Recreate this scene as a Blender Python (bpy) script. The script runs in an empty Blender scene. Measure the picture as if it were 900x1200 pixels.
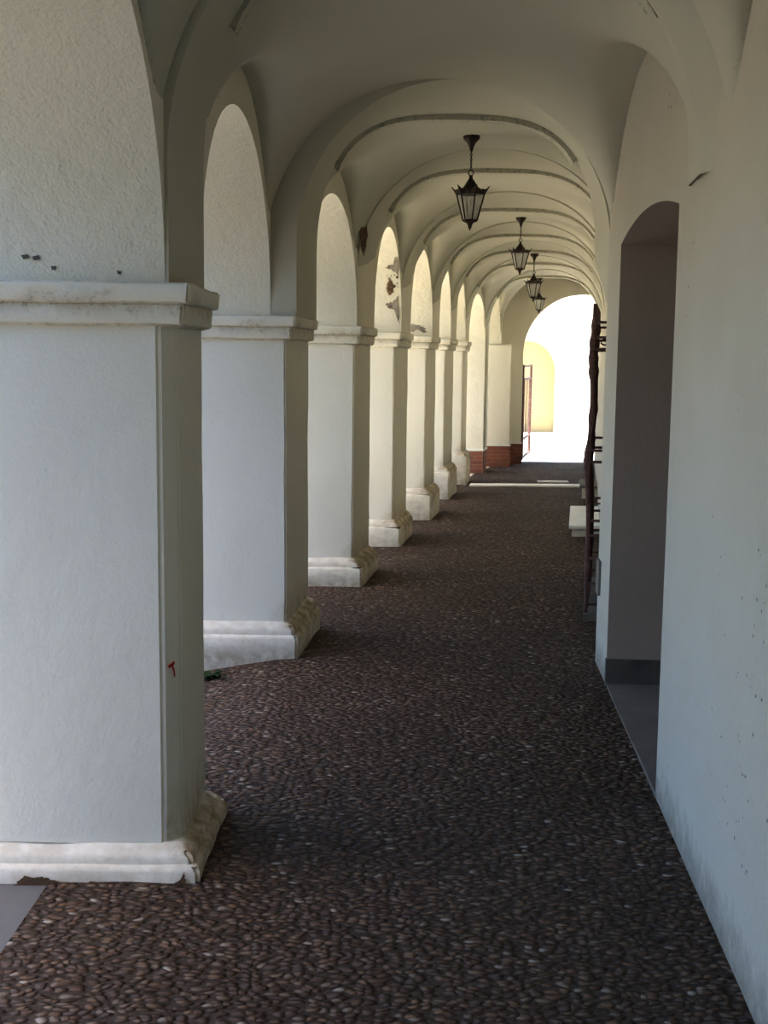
import bpy, bmesh, math, random
from mathutils import Vector, Matrix, noise
random.seed(7)
C = bpy.context.scene.collection
PI = math.pi

# ------------------------------------------------------------------ materials
def new_mat(name):
    m = bpy.data.materials.new(name); m.use_nodes = True
    nt = m.node_tree; b = nt.nodes['Principled BSDF']
    return m, nt, b

def N(nt, typ, **kw):
    n = nt.nodes.new(typ)
    for k, v in kw.items():
        if k in n.inputs.keys(): n.inputs[k].default_value = v
        else: setattr(n, k, v)
    return n

def ramp(nt, src, stops):
    r = nt.nodes.new('ShaderNodeValToRGB')
    el = r.color_ramp.elements
    while len(el) < len(stops): el.new(0.5)
    for e, (p, c) in zip(el, stops):
        e.position = p; e.color = (c, c, c, 1) if not hasattr(c, '__len__') else (*c, 1)
    nt.links.new(src, r.inputs[0])
    return r

def mix(nt, fac, a, b, mode='MIX'):
    m = nt.nodes.new('ShaderNodeMix'); m.data_type = 'RGBA'; m.blend_type = mode
    for sock, v in ((m.inputs[0], fac), (m.inputs[6], a), (m.inputs[7], b)):
        if hasattr(v, 'links') or hasattr(v, 'is_linked'): nt.links.new(v, sock)
        elif hasattr(v, '__len__'): sock.default_value = (*v, 1) if len(v) == 3 else v
        else: sock.default_value = v
    return m.outputs[2]

def plaster(name, base=(0.80, 0.785, 0.73), rough_bump=0.25, specks=0.0, foot=0.0, foot_h=0.25, stains=0.15, attr=False):
    m, nt, b = new_mat(name); L = nt.links
    tc = N(nt, 'ShaderNodeTexCoord'); co = tc.outputs['Object']
    n1 = N(nt, 'ShaderNodeTexNoise', Scale=1.6, Detail=6.0, Roughness=0.6); L.new(co, n1.inputs['Vector'])
    n2 = N(nt, 'ShaderNodeTexNoise', Scale=14.0, Detail=5.0, Roughness=0.65); L.new(co, n2.inputs['Vector'])
    n3 = N(nt, 'ShaderNodeTexNoise', Scale=90.0, Detail=3.0, Roughness=0.6); L.new(co, n3.inputs['Vector'])
    r1 = ramp(nt, n1.outputs['Fac'], [(0.35, 0.0), (0.75, 1.0)])
    dark = tuple(c * k for c, k in zip(base, (0.86, 0.85, 0.80)))
    f1 = nt.nodes.new('ShaderNodeMath'); f1.operation = 'MULTIPLY'; f1.inputs[1].default_value = stains * 3
    L.new(r1.outputs[0], f1.inputs[0])
    col = mix(nt, f1.outputs[0], base, dark)
    if specks > 0:
        v = N(nt, 'ShaderNodeTexVoronoi', Scale=26.0); L.new(co, v.inputs['Vector'])
        rs = ramp(nt, v.outputs['Distance'], [(0.10, 1.0), (0.16, 0.0)])
        rm = ramp(nt, n1.outputs['Fac'], [(0.56, 0.0), (0.62, specks)])
        rc = N(nt, 'ShaderNodeSeparateColor'); L.new(v.outputs['Color'], rc.inputs[0])
        rr = ramp(nt, rc.outputs[0], [(0.62, 0.0), (0.66, 1.0)])
        a = nt.nodes.new('ShaderNodeMath'); a.operation = 'MULTIPLY'; L.new(rs.outputs[0], a.inputs[0]); L.new(rm.outputs[0], a.inputs[1])
        a2 = nt.nodes.new('ShaderNodeMath'); a2.operation = 'MULTIPLY'; L.new(a.outputs[0], a2.inputs[0]); L.new(rr.outputs[0], a2.inputs[1])
        col = mix(nt, a2.outputs[0], col, (0.10, 0.085, 0.07))
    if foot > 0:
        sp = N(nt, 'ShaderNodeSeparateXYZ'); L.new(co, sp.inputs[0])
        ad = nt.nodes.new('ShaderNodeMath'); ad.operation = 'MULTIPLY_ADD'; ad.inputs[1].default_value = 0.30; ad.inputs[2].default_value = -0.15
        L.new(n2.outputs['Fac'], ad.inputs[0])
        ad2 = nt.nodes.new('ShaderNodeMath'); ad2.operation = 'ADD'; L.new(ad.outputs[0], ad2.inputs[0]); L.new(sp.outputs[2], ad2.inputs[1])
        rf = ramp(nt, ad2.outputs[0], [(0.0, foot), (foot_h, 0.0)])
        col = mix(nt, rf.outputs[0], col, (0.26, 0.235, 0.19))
    if attr:
        at = N(nt, 'ShaderNodeAttribute', attribute_name='grime_tone')
        rg = ramp(nt, n2.outputs['Fac'], [(0.36, 0.25), (0.62, 1.0)])
        a = nt.nodes.new('ShaderNodeMath'); a.operation = 'MULTIPLY'; L.new(at.outputs['Fac'], a.inputs[0]); L.new(rg.outputs[0], a.inputs[1])
        col = mix(nt, a.outputs[0], col, (0.30, 0.20, 0.085))
        at2 = N(nt, 'ShaderNodeAttribute', attribute_name='crack')
        n4 = N(nt, 'ShaderNodeTexNoise', Scale=34.0, Detail=4.0, Roughness=0.7); L.new(co, n4.inputs['Vector'])
        rg2 = ramp(nt, n4.outputs['Fac'], [(0.54, 0.0), (0.62, 0.9)])
        a = nt.nodes.new('ShaderNodeMath'); a.operation = 'MULTIPLY'; L.new(at2.outputs['Fac'], a.inputs[0]); L.new(rg2.outputs[0], a.inputs[1])
        col = mix(nt, a.outputs[0], col, (0.06, 0.05, 0.04))
    L.new(col, b.inputs['Base Color'])
    b.inputs['Roughness'].default_value = 0.92
    b.inputs['Specular IOR Level'].default_value = 0.15
    ma = nt.nodes.new('ShaderNodeMath'); ma.operation = 'MULTIPLY_ADD'; ma.inputs[1].default_value = 0.35
    L.new(n3.outputs['Fac'], ma.inputs[0]); L.new(n2.outputs['Fac'], ma.inputs[2])
    bp = N(nt, 'ShaderNodeBump', Strength=rough_bump, Distance=0.02); L.new(ma.outputs[0], bp.inputs['Height'])
    L.new(bp.outputs[0], b.inputs['Normal'])
    return m

def pebble_mat():
    m, nt, b = new_mat('pebble_paving'); L = nt.links
    tc = N(nt, 'ShaderNodeTexCoord'); co = tc.outputs['Object']
    mp = N(nt, 'ShaderNodeMapping'); mp.inputs['Scale'].default_value = (1.0, 1.35, 1.0); L.new(co, mp.inputs[0])
    nd = N(nt, 'ShaderNodeTexNoise', Scale=9.0, Detail=2.0); L.new(mp.outputs[0], nd.inputs['Vector'])
    va = nt.nodes.new('ShaderNodeVectorMath'); va.operation = 'MULTIPLY_ADD'
    va.inputs[1].default_value = (0.06, 0.06, 0.0); L.new(nd.outputs['Color'], va.inputs[0]); L.new(mp.outputs[0], va.inputs[2])
    v1 = N(nt, 'ShaderNodeTexVoronoi', voronoi_dimensions='2D', Scale=31.0); L.new(va.outputs[0], v1.inputs['Vector'])
    v1.inputs['Randomness'].default_value = 0.85
    sc = N(nt, 'ShaderNodeSeparateColor'); L.new(v1.outputs['Color'], sc.inputs[0])
    pc = ramp(nt, sc.outputs[0], [(0.0, (0.070, 0.045, 0.032)), (0.30, (0.125, 0.082, 0.058)), (0.55, (0.105, 0.080, 0.068)),
                                  (0.78, (0.165, 0.105, 0.066)), (0.965, (0.19, 0.15, 0.115)), (1.0, (0.34, 0.30, 0.25))])
    nl = N(nt, 'ShaderNodeTexNoise', Scale=1.1, Detail=5.0, Roughness=0.6); L.new(co, nl.inputs['Vector'])
    rl = ramp(nt, nl.outputs['Fac'], [(0.3, 0.85), (0.7, 1.42)])
    pcol = mix(nt, 1.0, pc.outputs[0], rl.outputs[0], 'MULTIPLY')
    re = ramp(nt, v1.outputs['Distance'], [(0.36, 0.0), (0.52, 1.0)])
    nm = N(nt, 'ShaderNodeTexNoise', Scale=70.0, Detail=3.0); L.new(co, nm.inputs['Vector'])
    mc = ramp(nt, nm.outputs['Fac'], [(0.35, (0.045, 0.033, 0.025)), (0.7, (0.105, 0.082, 0.064))])
    col = mix(nt, re.outputs[0], pcol, mc.outputs[0])
    L.new(col, b.inputs['Base Color'])
    b.inputs['Roughness'].default_value = 0.75
    b.inputs['Specular IOR Level'].default_value = 0.12
    hh = ramp(nt, v1.outputs['Distance'], [(0.0, 1.0), (0.22, 0.86), (0.38, 0.5), (0.50, 0.12), (0.6, 0.05)])
    ht = nt.nodes.new('ShaderNodeMath'); ht.operation = 'MULTIPLY_ADD'; ht.inputs[1].default_value = 0.35
    L.new(sc.outputs[2], ht.inputs[0]); L.new(hh.outputs[0], ht.inputs[2])
    h2 = nt.nodes.new('ShaderNodeMath'); h2.operation = 'MULTIPLY_ADD'; h2.inputs[1].default_value = 0.12
    L.new(nm.outputs['Fac'], h2.inputs[0]); L.new(ht.outputs[0], h2.inputs[2])
    bp = N(nt, 'ShaderNodeBump', Strength=1.0, Distance=0.014); L.new(h2.outputs[0], bp.inputs['Height'])
    L.new(bp.outputs[0], b.inputs['Normal'])
    return m

def stone_mat(name, base, var=0.25, scale=6.0, bump=0.2, rough=0.85):
    m, nt, b = new_mat(name); L = nt.links
    tc = N(nt, 'ShaderNodeTexCoord')
    n1 = N(nt, 'ShaderNodeTexNoise', Scale=scale, Detail=8.0, Roughness=0.65); L.new(tc.outputs['Object'], n1.inputs['Vector'])
    r = ramp(nt, n1.outputs['Fac'], [(0.3, tuple(c * (1 - var) for c in base)), (0.7, tuple(min(1, c * (1 + var)) for c in base))])
    L.new(r.outputs[0], b.inputs['Base Color']); b.inputs['Roughness'].default_value = rough
    b.inputs['Specular IOR Level'].default_value = 0.2
    bp = N(nt, 'ShaderNodeBump', Strength=bump, Distance=0.01); L.new(n1.outputs['Fac'], bp.inputs['Height']); L.new(bp.outputs[0], b.inputs['Normal'])
    return m

def brick_mat():
    m, nt, b = new_mat('red_brick'); L = nt.links
    tc = N(nt, 'ShaderNodeTexCoord'); sp = N(nt, 'ShaderNodeSeparateXYZ'); L.new(tc.outputs['Object'], sp.inputs[0])
    ad = nt.nodes.new('ShaderNodeMath'); ad.operation = 'ADD'; L.new(sp.outputs[0], ad.inputs[0]); L.new(sp.outputs[1], ad.inputs[1])
    cb = N(nt, 'ShaderNodeCombineXYZ'); L.new(ad.outputs[0], cb.inputs[0]); L.new(sp.outputs[2], cb.inputs[1])
    br = N(nt, 'ShaderNodeTexBrick', Scale=1.0); L.new(cb.outputs[0], br.inputs['Vector'])
    br.inputs['Brick Width'].default_value = 0.24; br.inputs['Row Height'].default_value = 0.06; br.inputs['Mortar Size'].default_value = 0.006
    br.inputs['Color1'].default_value = (0.33, 0.13, 0.08, 1); br.inputs['Color2'].default_value = (0.24, 0.10, 0.07, 1)
    br.inputs['Mortar'].default_value = (0.30, 0.2, 0.15, 1)
    L.new(br.outputs['Color'], b.inputs['Base Color']); b.inputs['Roughness'].default_value = 0.9
    bp = N(nt, 'ShaderNodeBump', Strength=0.4, Distance=0.008, invert=True); L.new(br.outputs['Fac'], bp.inputs['Height']); L.new(bp.outputs[0], b.inputs['Normal'])
    return m

def metal_mat(name, base, rough=0.55, metallic=0.6):
    m, nt, b = new_mat(name); L = nt.links
    tc = N(nt, 'ShaderNodeTexCoord')
    n1 = N(nt, 'ShaderNodeTexNoise', Scale=45.0, Detail=5.0); L.new(tc.outputs['Object'], n1.inputs['Vector'])
    r = ramp(nt, n1.outputs['Fac'], [(0.35, tuple(c * 0.65 for c in base)), (0.7, tuple(c * 1.3 for c in base))])
    L.new(r.outputs[0], b.inputs['Base Color']); b.inputs['Roughness'].default_value = rough; b.inputs['Metallic'].default_value = metallic
    bp = N(nt, 'ShaderNodeBump', Strength=0.15, Distance=0.004); L.new(n1.outputs['Fac'], bp.inputs['Height']); L.new(bp.outputs[0], b.inputs['Normal'])
    return m

def glass_mat():
    m, nt, b = new_mat('frosted_lantern_glass'); L = nt.links
    tr = N(nt, 'ShaderNodeBsdfTransparent'); tl = N(nt, 'ShaderNodeBsdfTranslucent'); df = N(nt, 'ShaderNodeBsdfDiffuse')
    tc = N(nt, 'ShaderNodeTexCoord')
    n1 = N(nt, 'ShaderNodeTexNoise', Scale=30.0, Detail=3.0); L.new(tc.outputs['Object'], n1.inputs['Vector'])
    r = ramp(nt, n1.outputs['Fac'], [(0.3, (0.72, 0.72, 0.68)), (0.7, (0.86, 0.86, 0.82))])
    L.new(r.outputs[0], df.inputs[0]); L.new(r.outputs[0], tl.inputs[0])
    a = N(nt, 'ShaderNodeMixShader'); a.inputs[0].default_value = 0.55; L.new(df.outputs[0], a.inputs[1]); L.new(tl.outputs[0], a.inputs[2])
    c = N(nt, 'ShaderNodeMixShader'); c.inputs[0].default_value = 0.42; L.new(tr.outputs[0], c.inputs[1]); L.new(a.outputs[0], c.inputs[2])
    L.new(c.outputs[0], nt.nodes['Material Output'].inputs[0])
    return m

M = {
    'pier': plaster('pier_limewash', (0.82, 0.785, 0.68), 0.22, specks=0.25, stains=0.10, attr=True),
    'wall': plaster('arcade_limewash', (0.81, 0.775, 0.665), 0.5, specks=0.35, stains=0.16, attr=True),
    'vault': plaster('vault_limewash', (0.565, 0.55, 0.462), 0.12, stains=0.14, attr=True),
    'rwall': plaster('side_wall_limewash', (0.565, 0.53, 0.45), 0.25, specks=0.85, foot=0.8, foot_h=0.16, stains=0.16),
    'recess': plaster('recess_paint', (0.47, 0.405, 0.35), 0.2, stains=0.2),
    'facade': plaster('sunlit_facade', (0.85, 0.80, 0.66), 0.1, stains=0.05),
    'pebble': pebble_mat(),
    'pave': stone_mat('street_paving', (0.165, 0.162, 0.155), 0.12, 3.0),
    'bounce': stone_mat('bounce_paving', (0.72, 0.67, 0.55), 0.1, 3.0),  # ground made pale so it throws light into the far arches
    'dim': stone_mat('dim_paving', (0.085, 0.08, 0.075), 0.2, 4.0),  # unseen outer ground, kept dark so little light bounces in
    'slab': stone_mat('grey_slab', (0.22, 0.195, 0.165), 0.15, 5.0),
    'pale': stone_mat('pale_stone', (0.82, 0.80, 0.72), 0.08, 8.0),
    'dado': stone_mat('grey_cement', (0.16, 0.145, 0.13), 0.3, 7.0),
    'chip': stone_mat('bare_masonry', (0.17, 0.105, 0.065), 0.5, 18.0, 0.8),
    'mortar': stone_mat('bare_mortar', (0.30, 0.27, 0.23), 0.4, 18.0, 0.6),
    'blocker': plaster('blocker_grey', (0.38, 0.37, 0.35), 0.1),
    'porch': plaster('shaded_porch', (0.40, 0.335, 0.21), 0.1, stains=0.05),  # facade cream darkened, so the porch shade sits in the colour
    'brick': brick_mat(),
    'iron': metal_mat('rusty_iron', (0.17, 0.095, 0.085), 0.75, 0.1),
    'bronze': metal_mat('lantern_bronze', (0.050, 0.034, 0.022), 0.5, 0.5),
    'glass': glass_mat(),
    'wood': stone_mat('dark_door_wood', (0.10, 0.06, 0.035), 0.3, 12.0),
    'bulb': stone_mat('candle_white', (0.85, 0.83, 0.78), 0.03, 3.0),
    'leaf': stone_mat('weed_leaf', (0.022, 0.045, 0.014), 0.4, 20.0),
    'red': stone_mat('red_paint', (0.55, 0.03, 0.03), 0.2, 30.0),
}

# ------------------------------------------------------------------ helpers
def link(name, bm, mat, parent=None, smooth=False, autosmooth=None):
    me = bpy.data.meshes.new(name)
    bmesh.ops.recalc_face_normals(bm, faces=bm.faces[:]) if not smooth == 'keep' else None
    bm.to_mesh(me); bm.free()
    me.materials.append(mat)
    if smooth:
        for p in me.polygons: p.use_smooth = True
    o = bpy.data.objects.new(name, me); C.objects.link(o)
    if parent: o.parent = parent
    if autosmooth:
        me.set_sharp_from_angle(angle=math.radians(autosmooth))
    return o

def tag(o, label=None, cat=None, group=None, kind=None):
    if label: o['label'] = label
    if cat: o['category'] = cat
    if group: o['group'] = group
    if kind: o['kind'] = kind
    return o

def struct(name, bm, mat, label=None, parent=None, smooth=False, autosmooth=None):
    o = link(name, bm, mat, parent, smooth, autosmooth)
    if not parent: o['kind'] = 'structure'
    if label: o['label'] = label
    return o

def empty(name, loc, rz=0):
    o = bpy.data.objects.new(name, None); C.objects.link(o); o.location = loc; o.rotation_euler = (0, 0, rz)
    o.empty_display_size = 0.1
    return o

def box(bm, x0, x1, y0, y1, z0, z1):
    vs = [bm.verts.new((x, y, z)) for z in (z0, z1) for x, y in ((x0, y0), (x1, y0), (x1, y1), (x0, y1))]
    for f in ((3, 2, 1, 0), (4, 5, 6, 7), (0, 1, 5, 4), (1, 2, 6, 5), (2, 3, 7, 6), (3, 0, 4, 7)):
        bm.faces.new([vs[i] for i in f])

def loft(bm, rings, cap=True, closed=True):
    rv = [[bm.verts.new(p) for p in r] for r in rings]
    n = len(rv[0])
    for a, b in zip(rv, rv[1:]):
        for i in range(n if closed else n - 1):
            j = (i + 1) % n
            bm.faces.new((a[i], a[j], b[j], b[i]))
    if cap:
        bm.faces.new(list(reversed(rv[0]))); bm.faces.new(rv[-1])
    return rv

def lathe(bm, prof, seg=16, cx=0, cy=0, rot=0.0):
    rings = []
    for r, z in prof:
        rings.append([(cx + max(r, 1e-4) * math.cos(rot + 2 * PI * k / seg), cy + max(r, 1e-4) * math.sin(rot + 2 * PI * k / seg), z) for k in range(seg)])
    loft(bm, rings)

def tube(bm, pts, r, seg=8, closed=False):
    pts = [Vector(p) for p in pts]; rings = []
    n = len(pts)
    for i, p in enumerate(pts):
        if closed: d = pts[(i + 1) % n] - pts[i - 1]
        else: d = pts[min(i + 1, n - 1)] - pts[max(i - 1, 0)]
        d.normalize()
        up = Vector((0, 0, 1)) if abs(d.z) < 0.9 else Vector((1, 0, 0))
        a = d.cross(up).normalized(); b = d.cross(a)
        rr = r[i] if hasattr(r, '__len__') else r
        rings.append([p + rr * (math.cos(2 * PI * k / seg) * a + math.sin(2 * PI * k / seg) * b) for k in range(seg)])
    if closed:
        rings.append(rings[0])
        rv = [[bm.verts.new(q) for q in rg] for rg in rings[:-1]]; rv.append(rv[0])
        for a, b in zip(rv, rv[1:]):
            for i in range(seg): bm.faces.new((a[i], a[(i + 1) % seg], b[(i + 1) % seg], b[i]))
    else: loft(bm, rings)

def bar(bm, p, q, w, h):
    p, q = Vector(p), Vector(q); d = (q - p).normalized()
    up = Vector((0, 0, 1)) if abs(d.z) < 0.9 else Vector((0, 1, 0))
    a = d.cross(up).normalized() * (w / 2); b = d.cross(a).normalized() * (h / 2)
    loft(bm, [[c + a + b, c - a + b, c - a - b, c + a - b] for c in (p, q)])

def poly_at(pts, y, k=0):
    if y <= pts[0][1]: i = 0
    elif y >= pts[-1][1]: i = len(pts) - 2
    else:
        i = max(j for j in range(len(pts) - 1) if pts[j][1] <= y)
    (x0, y0), (x1, y1) = pts[i], pts[i + 1]
    return x0 + (x1 - x0) * (y - y0) / (y1 - y0) if y1 != y0 else x1

def lerp(a, b, t): return a + (b - a) * t
def sstep(a, b, x):
    t = max(0.0, min(1.0, (x - a) / (b - a))); return t * t * (3 - 2 * t)

# ------------------------------------------------------------------ plan of the arcade
# pier shafts: inner-face corner nearest the viewer, inner-face far corner, plinth height, moulding height
PIERS = [((-0.622, 3.67), (-0.612, 4.14), .045, .058), ((-0.520, 6.49), (-0.445, 7.17), .120, .070),
         ((-0.219, 8.60), (-0.114, 9.18), .130, .065), ((0.072, 10.43), (0.195, 11.10), .165, .065),
         ((0.395, 12.20), (0.513, 12.84), .250, .065), ((0.666, 14.03), (0.796, 14.71), .310, .060),
         ((0.967, 15.66), (1.056, 16.13), .370, .050)]
# inner face of the arcade wall above the capitals
WALLF = [((-0.72, 1.10), (-0.70, 1.62)), ((-0.648, 3.67), (-0.615, 4.14)), ((-0.600, 6.49), (-0.46, 7.17)), ((-0.202, 8.60), (-0.089, 9.18)),
         ((0.127, 10.43), (0.215, 11.10)), ((0.45, 12.20), (0.545, 12.84)), ((0.726, 14.03), (0.825, 14.71)),
         ((0.994, 15.66), (1.070, 16.13)), ((1.37, 17.24), (1.46, 17.70)), ((1.70, 18.35), (1.74, 18.95))]
CROWN = [2.66, 2.60, 2.60, 2.60, 2.59, 2.55, 2.53, 2.44, 2.52]     # arch crowns, bay by bay
DZ = [0, 0, 0, 0.005, -.045, -.095, -.095, -.13, -.19, -.21]              # vault crown drop at each station
THICK = 0.95
ZC = 1.805      # top of capitals
ZTOP = 3.25
RIGHT = [(0.45, -5.0), (0.92, 2.85), (1.137, 6.46), (1.36, 7.35), (3.19, 18.75), (3.35, 19.75)]
LEFT = [(-0.95, -5.0)]
for a, b in WALLF: LEFT += [a, b]
LEFTV = [(-0.95, -5.0), (-0.72, 1.1), (-0.70, 1.62), (-0.648, 3.66), (-0.615, 4.14), (-0.60, 6.48), (-0.465, 6.49), (-0.40, 7.17), (-0.46, 7.18)] + LEFT[7:]
XL = lambda y: poly_at(LEFTV, y)
XR = lambda y: poly_at(RIGHT, y)

def semi(t, i=2):
    n = 2.25 if (t > 0 and i > 2) else 2.0
    return 2.17 + 0.83 * max(0, 1 - abs(t) ** n) ** (1 / n)
def flat(t): return 2.17 + 0.78 * max(0, 1 - abs(t) ** 3.5) ** 0.45

def dz_at(y):
    st = [(DZ[i], 0.5 * (WALLF[i][0][1] + WALLF[i][1][1])) for i in range(len(WALLF))]
    if y < st[0][1]: return 0
    return poly_at(st, min(y, st[-1][1]))

def smax(a, b, k=0.10):
    h = max(k - abs(a - b), 0) / k
    return max(a, b) + h * h * k / 4

def grime_layers(me_bm):
    return me_bm.verts.layers.float.new('grime_tone'), me_bm.verts.layers.float.new('crack')

# ------------------------------------------------------------------ vault cells (ceiling) and transverse ribs
def build_ceiling():
    bm = bmesh.new(); gl, cl = grime_layers(bm)
    NT = 44
    cells = [(-4.9, 1.10)] + [(WALLF[i][1][1], WALLF[i + 1][0][1]) for i in range(9)]
    for ci, (y0, y1) in enumerate(cells):
        ny = 30
        rows = []
        for j in range(ny + 1):
            u = 0.5 - 0.5 * math.cos(PI * j / ny)
            y = lerp(y0, y1, u)
            xl, xr = XL(min(max(y, y0 + .012), y1 - .012)) - 0.015, XR(y) + 0.015
            c, h = 0.5 * (xl + xr), 0.5 * (xr - xl)
            row = []
            for k in range(NT + 1):
                t = math.sin(PI * (k / NT - 0.5))
                base = lerp(flat(t), semi(t, ci), u) - 0.012 * 4 * u * (1 - u) * (1 - t * t)
                cr = 0.99 * math.sqrt(max(0, 1 - (2 * u - 1) ** 2))
                zc = lerp(1.82, 1.86, (t + 1) / 2) + cr * lerp(0.96, 1.02, (t + 1) / 2)
                z = smax(base, zc, 0.12) + dz_at(y)
                v = bm.verts.new((c + h * t, y, z))
                v[cl] = .9 * sstep(.970, .992, abs(t))
                row.append(v)
            rows.append(row)
        for a, b in zip(rows, rows[1:]):
            for k in range(NT): bm.faces.new((a[k], a[k + 1], b[k + 1], b[k]))
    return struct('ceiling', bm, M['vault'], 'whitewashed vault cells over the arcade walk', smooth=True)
build_ceiling()

RIB_LABELS = {1: 'nearest whitewashed transverse arch, overhead across the top of the picture',
              2: 'second whitewashed transverse arch, just in front of the largest lantern',
              3: 'third whitewashed transverse arch, just beyond the largest lantern',
              4: 'fourth whitewashed transverse arch, just before the second largest lantern',
              5: 'fifth whitewashed transverse arch, just beyond the second largest lantern',
              6: 'sixth whitewashed transverse arch, next before the third largest lantern',
              7: 'seventh whitewashed transverse arch, springing from the last capped pier',
              8: 'farthest whitewashed transverse arch, springing from the brick-footed pier before the end wall'}
def build_rib(i):
    (xa, ya), (xb, yb) = WALLF[i]
    yb2 = yb + 0.02
    bm = bmesh.new(); gl, cl = grime_layers(bm)
    dl = 0.020 if i == 1 else 0.008
    xrf = (lambda y: min(XR(y), 1.185)) if i == 2 else XR
    slant = {1: (.24, .02)}.get(i, (0, 0))
    def prof(y, u, off):
        xl, xr = XL(min(y, yb - .001) if u > 0 else y + .005) - 0.01, (xrf(y) if u > .9 else XR(y)) + 0.01
        c, h = 0.5 * (xl + xr), 0.5 * (xr - xl)
        back = u == 0 and off < 0
        pts = [(xl + off, y, ZC - .004)]
        K = 48
        sl = 0 if back else slant[0] * (1 - u) + slant[1] * u
        for k in range(K + 1):
            t = math.sin(PI * (k / K - 0.5))
            zz = lerp(semi(t, i), flat(t), u) + DZ[i]
            pts.append((c + (h - off) * t, y + sl * (t + 1) / 2, zz - off * (0.75 if off < 0 or i == 1 else 0.3) * math.sqrt(max(0, 1 - t * t))))
        pts.append((xr - off, y + sl, 2.21 if i != 8 else 1.9) if i != 2 else (XR(y) + .01 - off, y + sl, 1.72))
        return pts
    rings = [prof(ya, 0, -0.22 if i == 2 else -0.05), prof(ya, 0, dl), prof(lerp(ya, yb2, .5), .5, dl), prof(yb2, 1, dl), prof(yb2, 1, -0.25 if i == 2 else -0.05)]
    rv = loft(bm, rings, cap=False, closed=False)
    # closed ends (the right end shows as a little corbel)
    for idx in (0, -1):
        bm.faces.new([r[idx] for r in rv])
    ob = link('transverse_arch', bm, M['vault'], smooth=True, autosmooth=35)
    tag(ob, RIB_LABELS[i], 'arch', 'transverse arches of the vault')
    ob['kind'] = 'structure'
    # thin projecting ledge along the far edge of the crown
    bm = bmesh.new(); gl, cl = grime_layers(bm)
    y = yb2 - 0.005; xl, xr = XL(yb - .001) - .01, xrf(y) + .01
    c, h = 0.5 * (xl + xr), 0.5 * (xr - xl)
    rings = []
    K = 40
    dd = .030
    for k in range(K + 1):
        t = lerp(-0.88, 0.84, k / K)
        zz = flat(t) + DZ[i] - dl * .3
        zl = zz - dd * (0.9 + 0.15 * noise.noise((t * 3, i * 7.1, 0)))
        sl = (flat(t + .01) - flat(t - .01)) / (.02 * h)
        nx = sl * 0.5
        rings.append([(c + h * t, y - .03, zz + .02), (c + h * t + nx * dd, y - .03, zl), (c + h * t + nx * dd, y + .06, zl), (c + h * t, y + .06, zz + .02)])
    loft(bm, rings)
    for v in bm.verts: v[cl] = 0.45 if v.co.z > 0 else 0
    link('ledge', bm, M['vault'], ob, autosmooth=30)
    return ob
for i in range(1, 9): build_rib(i)

# ------------------------------------------------------------------ arcade wall with its arches
def arch_pts(i, n=28):
    (xb, yb), (xa, ya) = WALLF[i][1], WALLF[i + 1][0]
    out = []
    for k in range(n + 1):
        th = PI * (1 - k / n)
        s = 0.5 + 0.5 * math.cos(th)
        z = ZC + (CROWN[i] - ZC) * math.sin(th) ** 0.92
        out.append((lerp(xb, xa, s), lerp(yb, ya, s), z))
    return out

def formeret(i, s):
    return 0

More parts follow.
